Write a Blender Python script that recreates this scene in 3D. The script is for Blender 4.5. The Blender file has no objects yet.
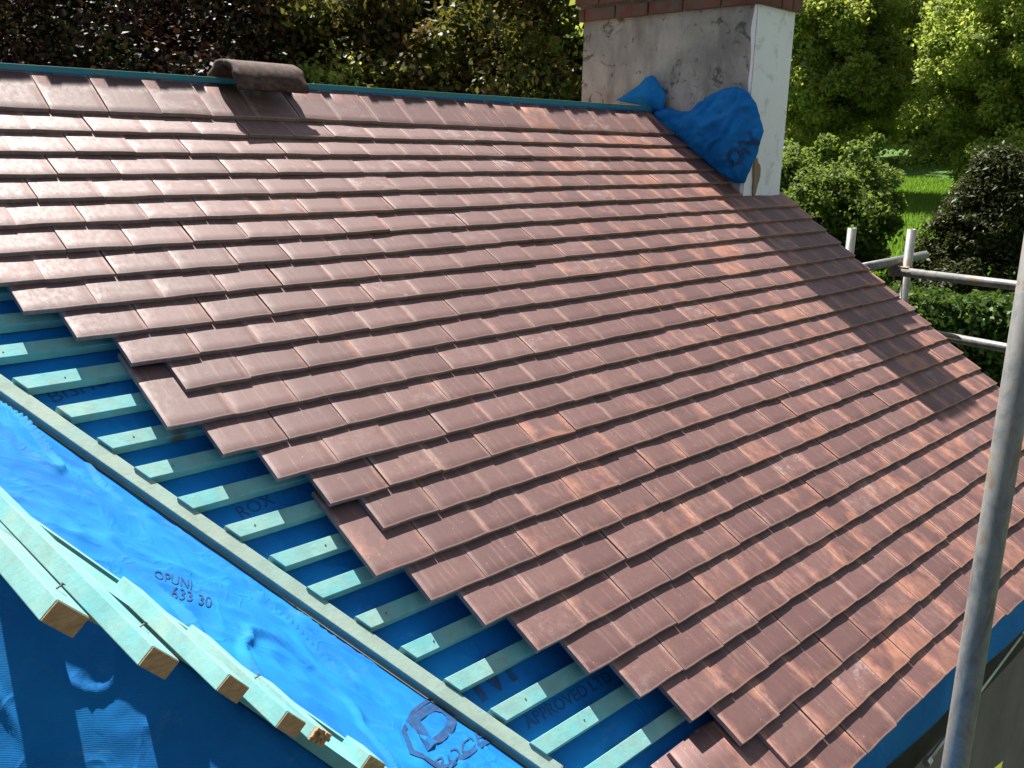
import bpy, bmesh, math, random
import numpy as np
from mathutils import Vector, Matrix, noise
from mathutils.geometry import delaunay_2d_cdt
R_ = math.radians
random.seed(7)
scene = bpy.context.scene
col = scene.collection

# ---------------------------------------------------------------- frames
TH = 0.609031                      # pitch of the tiled slope
CT, ST = math.cos(TH), math.sin(TH)
RZ = 4.40                          # ridge height above the lawn
def RW(u, v, n=0.0):               # roof frame -> world (u along ridge, v down the slope, n out of the slope)
    return Vector((u, -v*CT - n*ST, RZ - v*ST + n*CT))
CAM = Vector((-4.475, -2.994, RZ-0.167))
CX = Vector((0.708, -0.706, 0.018)); CY = Vector((0.163, 0.189, 0.968)); CZ = Vector((-0.688, -0.682, 0.249))
FP = 921.56
def ray(x, y):
    return (CX*((x-512)/FP) - CY*((y-384)/FP) - CZ).normalized()
def hit(x, y, N, P):               # where the line of sight through a pixel meets a real plane
    d = ray(x, y); t = (Vector(P)-CAM).dot(Vector(N))/d.dot(Vector(N)); return CAM + d*t
def at(x, y, D): return CAM + ray(x, y)*D
def pix(P):
    q = P-CAM; z = -q.dot(CZ); return 512+FP*q.dot(CX)/z, 384-FP*q.dot(CY)/z, z

# ---------------------------------------------------------------- object helpers
def tag(o, label=None, cat=None, group=None, kind=None):
    if label: o['label'] = label
    if cat: o['category'] = cat
    if group: o['group'] = group
    if kind: o['kind'] = kind
    return o
def empty(name, loc):
    o = bpy.data.objects.new(name, None); o.empty_display_size = .1; col.objects.link(o); o.location = loc; return o
def obj(name, verts, faces, mat, parent=None, smooth=False, uvs=None, bevel=None):
    me = bpy.data.meshes.new(name)
    off = Vector((0, 0, 0))
    if parent is not None:
        q = parent
        while q is not None: off += q.location; q = q.parent
    me.from_pydata([tuple(Vector(v)-off) for v in verts], [], faces)
    if uvs:
        for nm, dat in uvs.items():
            l = me.uv_layers.new(name=nm)
            l.data.foreach_set('uv', np.array(dat, dtype=np.float32).ravel())
    me.validate(); me.update()
    if smooth: me.polygons.foreach_set('use_smooth', smooth if isinstance(smooth, list) else [True]*len(me.polygons))
    if mat: me.materials.append(mat)
    o = bpy.data.objects.new(name, me); col.objects.link(o)
    if parent is not None: o.parent = parent
    if bevel:
        b = o.modifiers.new('bevel', 'BEVEL'); b.width = bevel; b.segments = 2; b.limit_method = 'ANGLE'; b.angle_limit = R_(40)
    return o
class MB:
    def __init__(s): s.v = []; s.f = []
    def add(s, V, F):
        n = len(s.v); s.v += [Vector(p) for p in V]; s.f += [tuple(i+n for i in f) for f in F]
    def box(s, O, A, B, C):        # corner O, edge vectors
        O, A, B, C = map(Vector, (O, A, B, C))
        V = [O, O+A, O+A+B, O+B, O+C, O+A+C, O+A+B+C, O+B+C]
        if A.cross(B).dot(C) < 0: V = V[4:]+V[:4]
        s.add(V, [(0,3,2,1),(4,5,6,7),(0,1,5,4),(1,2,6,5),(2,3,7,6),(3,0,4,7)])
    def cbox(s, c, sx, sy, sz):
        s.box(Vector(c)-Vector((sx,sy,sz))/2, (sx,0,0),(0,sy,0),(0,0,sz))
    def tube(s, P, Q, r, r2=None, n=20, caps=True, wall=None):
        P, Q = Vector(P), Vector(Q); r2 = r if r2 is None else r2
        d = (Q-P).normalized(); a = d.orthogonal().normalized(); b = d.cross(a)
        V = [P+(a*math.cos(t)+b*math.sin(t))*r for t in [2*math.pi*i/n for i in range(n)]]
        V += [Q+(a*math.cos(t)+b*math.sin(t))*r2 for t in [2*math.pi*i/n for i in range(n)]]
        F = [(i, (i+1) % n, n+(i+1) % n, n+i) for i in range(n)]
        if wall:
            V += [P+(a*math.cos(t)+b*math.sin(t))*(r-wall) for t in [2*math.pi*i/n for i in range(n)]]
            V += [Q+(a*math.cos(t)+b*math.sin(t))*(r2-wall) for t in [2*math.pi*i/n for i in range(n)]]
            F += [(2*n+(i+1) % n, 2*n+i, 3*n+i, 3*n+(i+1) % n) for i in range(n)]
            F += [(i, 2*n+i, 2*n+(i+1) % n, (i+1) % n) for i in range(n)]
            F += [(n+(i+1) % n, 3*n+(i+1) % n, 3*n+i, n+i) for i in range(n)]
        elif caps: F += [tuple(reversed(range(n))), tuple(range(n, 2*n))]
        s.add(V, F)
    def limb(s, pts, rad, n=8):
        k0 = len(s.v)
        for i, (p, r) in enumerate(zip(pts, rad)):
            p = Vector(p); d = (Vector(pts[min(i+1, len(pts)-1)])-Vector(pts[max(i-1, 0)])).normalized()
            a = d.orthogonal().normalized(); b = d.cross(a)
            s.v += [p+(a*math.cos(2*math.pi*j/n)+b*math.sin(2*math.pi*j/n))*r for j in range(n)]
        for i in range(len(pts)-1):
            for j in range(n):
                A = k0+i*n+j; B = k0+i*n+(j+1) % n
                s.f.append((A, B, B+n, A+n))
    def build(s, name, mat, parent=None, smooth=False, bevel=None, uvs=None):
        return obj(name, s.v, s.f, mat, parent, smooth, uvs, bevel)

# ---------------------------------------------------------------- material helpers
def mat(name):
    m = bpy.data.materials.new(name); m.use_nodes = True
    nt = m.node_tree; nt.nodes.clear()
    out = nt.nodes.new('ShaderNodeOutputMaterial'); p = nt.nodes.new('ShaderNodeBsdfPrincipled')
    nt.links.new(p.outputs[0], out.inputs[0])
    return m, nt, p
class G:
    def __init__(s, nt): s.nt = nt
    def n(s, t, **k):
        x = s.nt.nodes.new(t)
        for a, b in k.items(): setattr(x, a, b)
        return x
    def L(s, a, b): s.nt.links.new(a, b)
    def noise(s, vec, scale, detail=4, rough=.55, dist=0):
        x = s.n('ShaderNodeTexNoise'); x.inputs['Scale'].default_value = scale; x.inputs['Detail'].default_value = detail
        x.inputs['Roughness'].default_value = rough; x.inputs['Distortion'].default_value = dist
        if vec is not None: s.L(vec, x.inputs['Vector'])
        return x.outputs['Fac']
    def ramp(s, fac, stops):
        x = s.n('ShaderNodeValToRGB'); e = x.color_ramp.elements
        while len(e) < len(stops): e.new(.5)
        for i, (p, c) in enumerate(stops):
            e[i].position = p; e[i].color = (c, c, c, 1) if isinstance(c, (int, float)) else (*c, 1)
        s.L(fac, x.inputs[0]); return x.outputs[0]
    def mix(s, fac, a, b, mode='MIX'):
        x = s.n('ShaderNodeMix', data_type='RGBA', blend_type=mode)
        for i, v in ((0, fac), (6, a), (7, b)):
            if isinstance(v, (int, float)): x.inputs[i].default_value = v
            elif isinstance(v, tuple): x.inputs[i].default_value = (*v, 1)
            else: s.L(v, x.inputs[i])
        return x.outputs[2]
    def math(s, op, a, b=0.0, c=0.0):
        x = s.n('ShaderNodeMath', operation=op)
        for i, v in enumerate((a, b, c)):
            if isinstance(v, (int, float)): x.inputs[i].default_value = v
            else: s.L(v, x.inputs[i])
        return x.outputs[0]
    def mapv(s, vec, scale=(1,1,1), rot=(0,0,0)):
        x = s.n('ShaderNodeMapping'); x.inputs['Scale'].default_value = scale; x.inputs['Rotation'].default_value = rot
        s.L(vec, x.inputs['Vector']); return x.outputs[0]
    def bump(s, h, strength, dist, nrm=None):
        x = s.n('ShaderNodeBump'); x.inputs['Strength'].default_value = strength; x.inputs['Distance'].default_value = dist
        s.L(h, x.inputs['Height'])
        if nrm is not None: s.L(nrm, x.inputs['Normal'])
        return x.outputs[0]
    def pos(s): return s.n('ShaderNodeNewGeometry').outputs['Position']
    def obj(s): return s.n('ShaderNodeTexCoord').outputs['Object']

def simple(name, c1, c2, scale=8, rough=.8, bump=.3, bd=.003, spec=.3, metal=0, stretch=(1,1,1), stops=(.3,.7)):
    m, nt, p = mat(name); g = G(nt); P = g.mapv(g.pos(), stretch)
    f = g.noise(P, scale, 6, .6)
    g.L(g.ramp(f, [(stops[0], c1), (stops[1], c2)]), p.inputs['Base Color'])
    p.inputs['Roughness'].default_value = rough; p.inputs['Specular IOR Level'].default_value = spec; p.inputs['Metallic'].default_value = metal
    if bump: g.L(g.bump(g.noise(P, scale*6, 5), bump, bd), p.inputs['Normal'])
    return m

# clay tiles ---------------------------------------------------------------
def tile_material():
    m, nt, p = mat('clay_tile'); g = G(nt)
    uv = g.n('ShaderNodeUVMap', uv_map='loc').outputs[0]; rn = g.n('ShaderNodeUVMap', uv_map='rnd').outputs[0]
    sx = g.n('ShaderNodeSeparateXYZ'); g.L(uv, sx.inputs[0]); X, Y = sx.outputs[0], sx.outputs[1]
    sr = g.n('ShaderNodeSeparateXYZ'); g.L(rn, sr.inputs[0]); R1, R2 = sr.outputs[0], sr.outputs[1]
    cv = g.n('ShaderNodeCombineXYZ'); g.L(X, cv.inputs[0]); g.L(Y, cv.inputs[1]); g.L(g.math('ADD', g.math('MULTIPLY', R1, 137.0), g.math('MULTIPLY', R2, 391.0)), cv.inputs[2])
    V = cv.outputs[0]
    n1 = g.noise(V, 2.2, 4, .6, .6); n2 = g.noise(V, 14, 6, .65); n3 = g.noise(g.mapv(V, (16, 1.3, 1)), 1.0, 4, .6, .2)
    plum = g.mix(R1, (.118, .057, .054), (.175, .090, .082))
    orange = g.mix(n2, (.34, .135, .085), (.42, .20, .14))
    # how much of the tile is fired orange: R2 (per tile) with soft patches, stronger along the sides
    side = g.math('ABSOLUTE', g.math('SUBTRACT', X, .5))
    e1 = g.ramp(g.math('ADD', side, g.math('MULTIPLY', g.math('SUBTRACT', n2, .5), .16)), [(.27, 0.0), (.46, 1.0)])
    e2 = g.ramp(g.math('ADD', Y, g.math('MULTIPLY', g.math('SUBTRACT', n2, .5), .10)), [(.0, .8), (.10, 0.0)])
    e1 = g.math('MAXIMUM', e1, e2)
    o = g.math('ADD', g.math('MULTIPLY', R2, 1.0), g.math('MULTIPLY', g.math('SUBTRACT', n1, .52), 1.9))
    o = g.math('ADD', o, g.math('MULTIPLY', e1, g.math('ADD', g.math('MULTIPLY', R2, .55), .22)))
    of = g.ramp(o, [(.38, 0.0), (.95, .85)])
    c = g.mix(of, plum, orange)
    # darker fired core blotches
    c = g.mix(g.ramp(n2, [(.36, .30), (.60, 0.0)]), c, (.105, .055, .05))
    # dusty pale edges and drag lines
    wob = g.math('ADD', side, g.math('MULTIPLY', g.math('SUBTRACT', n3, .5), .12))
    edge = g.ramp(wob, [(.425, 0.0), (.470, .62)])
    edge = g.math('MULTIPLY', edge, g.math('ADD', .25, g.math('MULTIPLY', g.math('FRACT', g.math('MULTIPLY', R1, 17.0)), .75)))
    tail = g.ramp(g.math('ADD', Y, g.math('MULTIPLY', n2, .03)), [(.022, .6), (.036, 0.0)])
    dust = g.math('MAXIMUM', edge, tail)
    streak = g.math('MULTIPLY', g.ramp(n3, [(.54, 0.0), (.74, .38)]), g.ramp(n1, [(.35, .3), (.6, 1.0)]))
    dust = g.math('MAXIMUM', dust, streak)
    dust = g.math('MULTIPLY', dust, g.ramp(n2, [(.3, .45), (.6, 1.0)]))
    c = g.mix(dust, c, g.mix(R2, (.42, .28, .245), (.50, .26, .18)))
    # pale scuffs: only on some tiles (R1 high) 
    sc = g.math('MULTIPLY', g.ramp(R1, [(.66, 0.0), (.98, .75)]), g.ramp(g.noise(g.mapv(V, (2.6, 6, 1)), 1.0, 8, .75, .3), [(.52, 0.0), (.70, .85)]))
    c = g.mix(sc, c, (.47, .42, .40))
    # tiny lime specks
    vo = g.n('ShaderNodeTexVoronoi'); vo.inputs['Scale'].default_value = 9; g.L(V, vo.inputs['Vector'])
    c = g.mix(g.ramp(vo.outputs['Distance'], [(.03, .6), (.06, 0.0)]), c, (.60, .55, .52))
    g.L(c, p.inputs['Base Color'])
    g.L(g.ramp(n2, [(.3, .52), (.7, .70)]), p.inputs['Roughness'])
    p.inputs['Specular IOR Level'].default_value = .5
    b = g.bump(n3, .12, .0008); b = g.bump(n2, .4, .0007, b); b = g.bump(g.noise(g.mapv(V, (1, 1.6, 1)), 70, 3, .7), .45, .0006, b); g.L(b, p.inputs['Normal'])
    return m
M = {}
M['tile'] = tile_material()

def membrane_material(name, c1, c2, rough):
    m, nt, p = mat(name); g = G(nt); P = g.pos()
    big = g.noise(P, 5, 5, .6, .5)
    w1 = g.n('ShaderNodeTexWave', wave_type='BANDS', bands_direction='X'); w1.inputs['Scale'].default_value = 210
    w2 = g.n('ShaderNodeTexWave', wave_type='BANDS', bands_direction='Y'); w2.inputs['Scale'].default_value = 210
    Q = g.mapv(P, (1,1,1), (0, 0, .6)); g.L(Q, w1.inputs[0]); g.L(Q, w2.inputs[0])
    weave = g.math('MULTIPLY', w1.outputs['Fac'], w2.outputs['Fac'])
    c = g.mix(g.ramp(big, [(.35, 0.0), (.65, 1.0)]), c1, c2)
    c = g.mix(g.math('MULTIPLY', weave, .2), c, (.10, .34, .62))
    scuff = g.ramp(g.noise(g.mapv(P, (1, 2, 1.5)), 8, 9, .8, .3), [(.57, 0.0), (.70, .32)])
    c = g.mix(scuff, c, (.12, .26, .42))
    g.L(c, p.inputs['Base Color']); p.inputs['Roughness'].default_value = rough
    p.inputs['Specular IOR Level'].default_value = .14
    cr = g.noise(P, 7, 4, .5, .5)
    rg_ = g.math('ABSOLUTE', g.math('SUBTRACT', g.noise(P, 5.5, 3, .5, 1.0), .5))
    b = g.bump(cr, .22, .015); b = g.bump(g.ramp(rg_, [(0.0, 1.0), (.035, 0.0)]), .22, .005, b); b = g.bump(g.noise(P, 60, 4, .6, 0), .2, .002, b); b = g.bump(weave, .5, .0006, b); g.L(b, p.inputs['Normal'])
    return m
M['membrane'] = membrane_material('blue_membrane', (.002, .125, .42), (.003, .185, .52), .72)
M['ink'] = simple('faded_ink', (.02, .05, .13), (.006, .085, .25), 45, .7, 0, stops=(.42,.62))

def batten_material(name, green, bare, amt):
    m, nt, p = mat(name); g = G(nt); P = g.pos()
    grain = g.noise(g.mapv(g.obj(), (4, 4, 4)), 6, 6, .65, .4)
    mot = g.noise(P, 9, 5, .6)
    c = g.mix(g.ramp(mot, [(.40-amt*.25, 0.0), (.72, .75)]), green, bare)
    c = g.mix(g.ramp(grain, [(.35, .35), (.6, 0.0)]), c, (.16, .20, .16))
    kn = g.n('ShaderNodeTexVoronoi'); kn.inputs['Scale'].default_value = 4.5; g.L(P, kn.inputs['Vector'])
    c = g.mix(g.ramp(kn.outputs['Distance'], [(.06, .85), (.12, 0.0)]), c, (.16, .10, .06))
    g.L(c, p.inputs['Base Color']); p.inputs['Roughness'].default_value = .75; p.inputs['Specular IOR Level'].default_value = .25
    g.L(g.bump(g.noise(P, 120, 4), .5, .0012), p.inputs['Normal'])
    return m
M['batten'] = batten_material('treated_batten', (.12, .41, .42), (.34, .45, .36), .35)
M['batten_fresh'] = batten_material('fresh_treated_batten', (.12, .38, .40), (.29, .43, .37), .2)
M['counter'] = batten_material('weathered_batten', (.22, .37, .33), (.37, .40, .31), .7)
M['ridge_batten'] = batten_material('ridge_batten_paint', (.035, .22, .25), (.08, .27, .28), .1)
M['cut_wood'] = simple('cut_end_grain', (.36, .20, .10), (.56, .36, .20), 60, .85, .6, .002, .2, stretch=(1,1,4))
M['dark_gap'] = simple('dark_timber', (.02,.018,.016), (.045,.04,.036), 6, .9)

# ---------------------------------------------------------------- camera / light / world
cd = bpy.data.cameras.new('camera'); cam = bpy.data.objects.new('camera', cd); col.objects.link(cam)
cam.matrix_world = Matrix(((CX.x, CY.x, CZ.x, CAM.x), (CX.y, CY.y, CZ.y, CAM.y), (CX.z, CY.z, CZ.z, CAM.z), (0,0,0,1)))
cd.sensor_width = 36; cd.lens = 36*FP/1024; cd.clip_start = .02; cd.clip_end = 800
scene.camera = cam
SUN = Vector((.36, 1.37, 2.18)).normalized()       # towards the sun
w = bpy.data.worlds.new('World'); scene.world = w; w.use_nodes = True
nt = w.node_tree; bg = nt.nodes['Background']; sky = nt.nodes.new('ShaderNodeTexSky'); sky.sky_type = 'NISHITA'; sky.sun_disc = False
sky.sun_elevation = math.asin(SUN.z); sky.sun_rotation = math.atan2(SUN.x, SUN.y)
sky.air_density = 1.2; sky.dust_density = 1.5
hs = nt.nodes.new('ShaderNodeHueSaturation'); hs.inputs['Saturation'].default_value = .55; nt.links.new(sky.outputs[0], hs.inputs['Color']); nt.links.new(hs.outputs[0], bg.inputs[0]); bg.inputs[1].default_value = .05
ld = bpy.data.lights.new('sun', 'SUN'); ld.energy = 5.0; ld.angle = R_(.5); ld.color = (1, .955, .89)
lo = bpy.data.objects.new('sun', ld); col.objects.link(lo); lo.rotation_euler = SUN.to_track_quat('Z', 'Y').to_euler(); lo.location = (0, 0, 30)
scene.view_settings.view_transform = 'Standard'; scene.view_settings.look = 'None'; scene.view_settings.exposure = 1.32

# ================================================================ MAIN ROOF
W = .1655; Gg = .10; TL = .265; TT = .0125; TILT = .125
NR = 27
left = {k: -23.0-(9-k)*.5-.5 for k in range(1, 9)}
left.update({9:-23,10:-22.5,11:-22,12:-21.5,13:-22,14:-21.5,15:-21,16:-20.5,17:-20,18:-20.5,19:-20,20:-19.5,21:-19,22:-18.5,23:-18,24:-17.5,25:-17,26:-16.5,27:-18})
for k in range(1, 9):
    if (k % 2) != (int(abs(left[k]*2)) % 2 == 0): left[k] = math.floor(left[k]) if k % 2 else math.floor(left[k])+.5
def vt(k): return .155+Gg*(k-1)-(.012 if k == 27 else 0)
CH_U = -.405                                       # face of the chimney

roof = empty('tiled_roof', RW(-2.0, 1.4, -.1))
tag(roof, 'half tiled roof slope of plum and orange clay tiles over green battens and blue membrane', 'roof')

tiles = []
for k in range(1, NR+1):
    m = left[k]
    tail = vt(k)
    while m < -.01:
        m2 = m+1
        u0, u1 = m*W, m2*W
        if m2 > .01: u1 = 0.0; m2 = 0
        if tail < .74:
            if u0 > CH_U-.03: break
            u1 = min(u1, CH_U-.004)
            if u1-u0 < .03: break
        tiles.append((k, u0, u1, m)); m = m2
        if tail < .74 and u1 >= CH_U-.01: break

def tile_mesh(k, u0, u1, rs, head_cut=0.0):
    rnd = random.Random(rs)
    tail = vt(k)+rnd.gauss(0, .0011); Wd = u1-u0
    gap = .0004+rnd.random()**2*.0014; tl = -.035 if k == 1 else TILT
    lift = abs(rnd.gauss(0, .0011)); yaw = rnd.gauss(0, .006); roll = rnd.gauss(0, .007)
    L = tail+.016 if k == 1 else TL
    cam_h = rnd.random()*.0005                # cross camber
    off_u = rnd.gauss(0, .0010)
    ripple = rnd.gauss(0, .00025)
    nx = 8; ys = [0, .0015, .03, .1, .18, L]
    def P(fx, s, under=False):
        x = gap+fx*(Wd-2*gap); cx = x-Wd/2
        z = -tl*s + lift + roll*cx + cam_h*(1-(2*fx-1)**2) - cam_h*.6 + .004*max(0, s-.08)*0
        z += ripple*math.sin(fx*5+s*9)
        # rounded arrises
        if not under:
            if fx in (0.0, 1.0): z -= .0006
            if s == 0: z -= .0006
        else: z -= TT
        return RW(u0+x+off_u+yaw*s, tail-s+yaw*cx+(.0009*math.sin(fx*7+rs % 6) if s < .01 else 0), z)
    fxs = [0, .02, .18, .34, .5, .66, .82, .98, 1.0]
    fxs = [0.0, .010, .2, .4, .6, .8, .990, 1.0]
    nx = len(fxs)
    V = []; UV = []
    for s in ys:
        for fx in fxs: V.append(P(fx, s)); UV.append((fx*Wd/W if Wd > .1 else fx*.5, s/TL))
    for s in ys:
        for fx in fxs: V.append(P(fx, s, True)); UV.append((fx*Wd/W if Wd > .1 else fx*.5, s/TL))
    F = []; ny = len(ys); o2 = nx*ny
    SM = []
    for j in range(ny-1):
        for i in range(nx-1):
            SM += [j > 0 and 0 < i < nx-2, False]
            a = j*nx+i; F.append((a, a+1, a+nx+1, a+nx)); b = a+o2; F.append((b, b+nx, b+nx+1, b+1))
    for i in range(nx-1):
        F.append((i, o2+i, o2+i+1, i+1)); a = (ny-1)*nx+i; F.append((a, a+1, o2+a+1, o2+a))
    for j in range(ny-1):
        a = j*nx; F.append((a, a+nx, o2+a+nx, o2+a)); a = j*nx+nx-1; F.append((a, o2+a, o2+a+nx, a+nx))
    um, vm = (u0+u1)/2, vt(k)
    # orange clay becomes commoner towards the verge and eaves
    t = .10+.52*max(0, min(1, (um+3.6)/3.2))+.20*max(0, (vm-1.0)/1.7)
    r2 = max(0, min(1, rnd.gauss(t*.54, .08)))
    if rnd.random() < .06: r2 = min(1, r2+.3)
    if um < -1.9 and vm < 1.6: r2 *= .5
    r1 = rnd.random()**1.1*.8
    if vm < .2: r1 = .55+rnd.random()*.45
    elif vm < .8 and um < -1.8: r1 = .35+rnd.random()*.6
    if rnd.random() < .03: r1 = rnd.uniform(.9, 1.0)
    SM += [False]*(len(F)-len(SM))
    return V, F, UV, (r1, r2), SM

def poly_uv(F, UV, R):
    a = []; b = []
    for f in F:
        for i in f: a.append(UV[i]); b.append(R)
    return a, b
scored = []
for idx, (k, u0, u1, m) in enumerate(tiles):
    Q = [pix(RW(u, v)) for u, v in ((u0, vt(k)), (u1, vt(k)), (u1, vt(k)-Gg), (u0, vt(k)-Gg))]
    Q = [(min(1024, max(0, x)), min(768, max(0, y))) if z > 0 else (0, 0) for x, y, z in Q]
    ar = abs(sum(Q[i][0]*Q[(i+1) % 4][1]-Q[(i+1) % 4][0]*Q[i][1] for i in range(4)))/2
    scored.append((ar, idx))
big = {i for _, i in sorted(scored, reverse=True)[:100]}
rest = MB(); ra = []; rb = []; rs_ = []
for idx, (k, u0, u1, m) in enumerate(tiles):
    V, F, UV, R, SM = tile_mesh(k, u0, u1, 1000+idx*7)
    a, b = poly_uv(F, UV, R)
    if idx in big:
        obj('roof_tile', V, F, M['tile'], roof, SM, {'loc': a, 'rnd': b})['group'] = 'clay tiles laid on the roof'
    else: rest.add(V, F); ra += a; rb += b; rs_ += SM
o = rest.build('roof_tiles', M['tile'], roof, rs_, uvs={'loc': ra, 'rnd': rb})
tag(o, 'clay tiles covering the rest of the slope', kind='stuff')
# tiles of eaves undercourse
ec = MB(); ea = []; eb = []; es_ = []
u = -18.0*W-.05
while u < -.02:
    V, F, UV, R, SM = tile_mesh(27, u, min(0, u+W), int(abs(u)*977))
    V = [p+RW(0, 0, -.0135)-RW(0, 0, 0)+(RW(0, -.003, 0)-RW(0, 0, 0)) for p in V]
    a, b = poly_uv(F, UV, R); ec.add(V, F); ea += a; eb += b; es_ += SM; u += W
tag(ec.build('undercourse', M['tile'], roof, es_, uvs={'loc': ea, 'rnd': eb}), 'lower course of tiles doubled at the eaves', kind='stuff')
for o in roof.children:
    for pl in (): pass

# strip (counter batten beside the valley)
SP = Vector((-3.906, 1.13, -.045)); 
def strip_pt(s): # s along strip, in roof frame at n=-.045
    return (-3.906+.457*s, 1.13+.889*s)
SLu, SLv = .457, .889
# real position corrected for depth
def hitroof(x, y, n):
    N = RW(0,0,1)-RW(0,0,0); return hit(x, y, N, RW(0,0,n))
def toroof(P):
    q = P-Vector((0,0,RZ)); return (q.x, -(q.y*CT+q.z*ST), -q.y*ST+q.z*CT)
s0 = toroof(hitroof(0, 375, -.052)); s1 = toroof(hitroof(562, 766, -.052))
du, dv = s1[0]-s0[0], s1[1]-s0[1]; ln = math.hypot(du, dv); SLu, SLv = du/ln, dv/ln
def strip_u(v): return s0[0]+(v-s0[1])*SLu/SLv
# battens
for k in range(1, 28):
    vb = Gg*k+.005
    if k == 27: vb = 2.62
    uL = strip_u(vb+.019)+.004 if vb < 2.36 else strip_u(vb)-.5
    jit = random.gauss(0, .0015); ext = random.choice([0, 0, .004, -.01])
    b = MB(); rk = random.gauss(0, .0006)
    # left end mitred roughly along the strip
    e = SLu/SLv*.038
    A = [RW(uL+ext-.5*e, vb+jit, -.046), RW(uL+ext+.5*e, vb+jit+.038, -.046), RW(-.03, vb+.038, -.046), RW(-.03, vb, -.046)]
    if vb < .70:
        A[2] = RW(CH_U-.01, vb+.038, -.046); A[3] = RW(CH_U-.01, vb, -.046)
    dn = RW(0,0,-.0245)-RW(0,0,0)
    b.add(A+[p+dn for p in A], [(0,1,2,3),(7,6,5,4),(0,4,5,1),(1,5,6,2),(2,6,7,3),(3,7,4,0)])
    b.build('batten', M['batten'], roof, bevel=.0012)
# nails in battens
nl = MB()
for k in range(9, 24):
    vb = Gg*k+.024
    for j in range(1 if k % 3 else 0):
        uu = strip_u(vb)+.05+.42*j+random.uniform(0, .1)
        nl.tube(RW(uu, vb, -.047), RW(uu, vb, -.0445), .0019, n=8)
M['nail'] = simple('nail_steel', (.10,.09,.09), (.2,.18,.17), 60, .5, 0, metal=.7)
nl.build('nail_head', M['nail'], roof)

# membrane under the battens (height field in roof frame)
def hm(u, v):
    return -.073 + .004*noise.noise(Vector((u*5, v*7, 0))) - .004*(1-abs(((u*2.2) % 1)-.5)*2)**2*1 + .0015*noise.noise(Vector((u*20, v*22, 4)))
def grid_sheet(fn, na, nb):
    V = [fn(i/(na-1), j/(nb-1)) for j in range(nb) for i in range(na)]
    F = [(j*na+i, j*na+i+1, (j+1)*na+i+1, (j+1)*na+i) for j in range(nb-1) for i in range(na-1)]
    return V, F
VE = 2.733
def f_m(a, b):
    v = -.01+b*(VE+.01); uL = strip_u(min(v, 2.5))-.015 if v < 2.4 else strip_u(2.4)-.015-(v-2.4)*2.2
    uR = CH_U-.01 if v < .66 else -.02
    u = uL+a*(uR-uL); return RW(u, v, hm(u, v))
V, F = grid_sheet(f_m, 220, 130)
mem = obj('membrane', V, F, M['membrane'], roof, True)

def text_mesh(body, size, mapf, parent, extra=None, shear=0.0, name='printed_text', bold=0.0):
    cu = bpy.data.curves.new('t', 'FONT'); cu.body = body; cu.size = size; cu.resolution_u = 3; cu.offset = bold; cu.shear = shear
    to = bpy.data.objects.new('t', cu); col.objects.link(to)
    dg = bpy.context.evaluated_depsgraph_get(); me = bpy.data.meshes.new_from_object(to.evaluated_get(dg))
    bm = bmesh.new(); bm.from_mesh(me); bmesh.ops.triangulate(bm, faces=bm.faces)
    if extra: extra(bm)
    for _ in range(3):
        le = [e for e in bm.edges if e.calc_length() > size*.16]
        if not le: break
        bmesh.ops.subdivide_edges(bm, edges=le, cuts=1); bmesh.ops.triangulate(bm, faces=[f for f in bm.faces if len(f.verts) > 3])
    V = [mapf(v.co.x, v.co.y) for v in bm.verts]; bm.verts.index_update()
    F = [tuple(v.index for v in f.verts) for f in bm.faces]
    bm.free(); bpy.data.objects.remove(to); bpy.data.curves.remove(cu); bpy.data.meshes.remove(me)
    return obj(name, V, F, M['ink'], parent, True)
def on_main(P0, P1, flip=1):       # print between two pixels on the main membrane
    a = toroof(hitroof(*P0, -.073)); b = toroof(hitroof(*P1, -.073))
    d = Vector((b[0]-a[0], b[1]-a[1])); d.normalize(); up = Vector((d.y, -d.x))*flip
    def f(x, y):
        u = a[0]+d.x*x+up.x*y; v = a[1]+d.y*x+up.y*y; return RW(u, v, hm(u, v)+.0008)
    return f, math.hypot(b[0]-a[0], b[1]-a[1])
f, l = on_main((52, 404), (110, 385)); text_mesh('BISHOP', .052, f, mem)
f, l = on_main((402, 668), (505, 605)); text_mesh('Breathable roofing', .042, f, mem)
f, l = on_main((480, 703), (560, 650)); text_mesh('IVI', .11, f, mem, bold=.003)
f, l = on_main((528, 730), (610, 682)); text_mesh('APPROVED LTD', .040, f, mem)
f, l = on_main((240, 520), (300, 492)); text_mesh('ROX', .045, f, mem)

# membrane apron hanging at the eaves
def f_e(a, b):
    u = -4.2+a*4.18; d = b*.15
    wv = .006*math.sin(u*9)+.004*noise.noise(Vector((u*6, b*3, 2)))
    if b < .15: return RW(u, VE-.05+b/.15*.06, -.074)
    p = RW(u, VE+.012, -.074); return p+Vector((0, -.02*(b-.15)-wv*b, -(b-.15)*.135))
V, F = grid_sheet(f_e, 160, 14)
apr = obj('eaves_membrane', V, F, M['membrane'], roof, True)
sm = apr.modifiers.new('solid', 'SOLIDIFY'); sm.thickness = .001

# strip itself
b = MB()
sd = RW(SLu, SLv, 0)-RW(0,0,0); sp = RW(-SLv, SLu, 0)-RW(0,0,0); nn = RW(0,0,1)-RW(0,0,0)
S0 = RW(s0[0], s0[1], -.052)-sd*.9; 
LS = ln+.9
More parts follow.
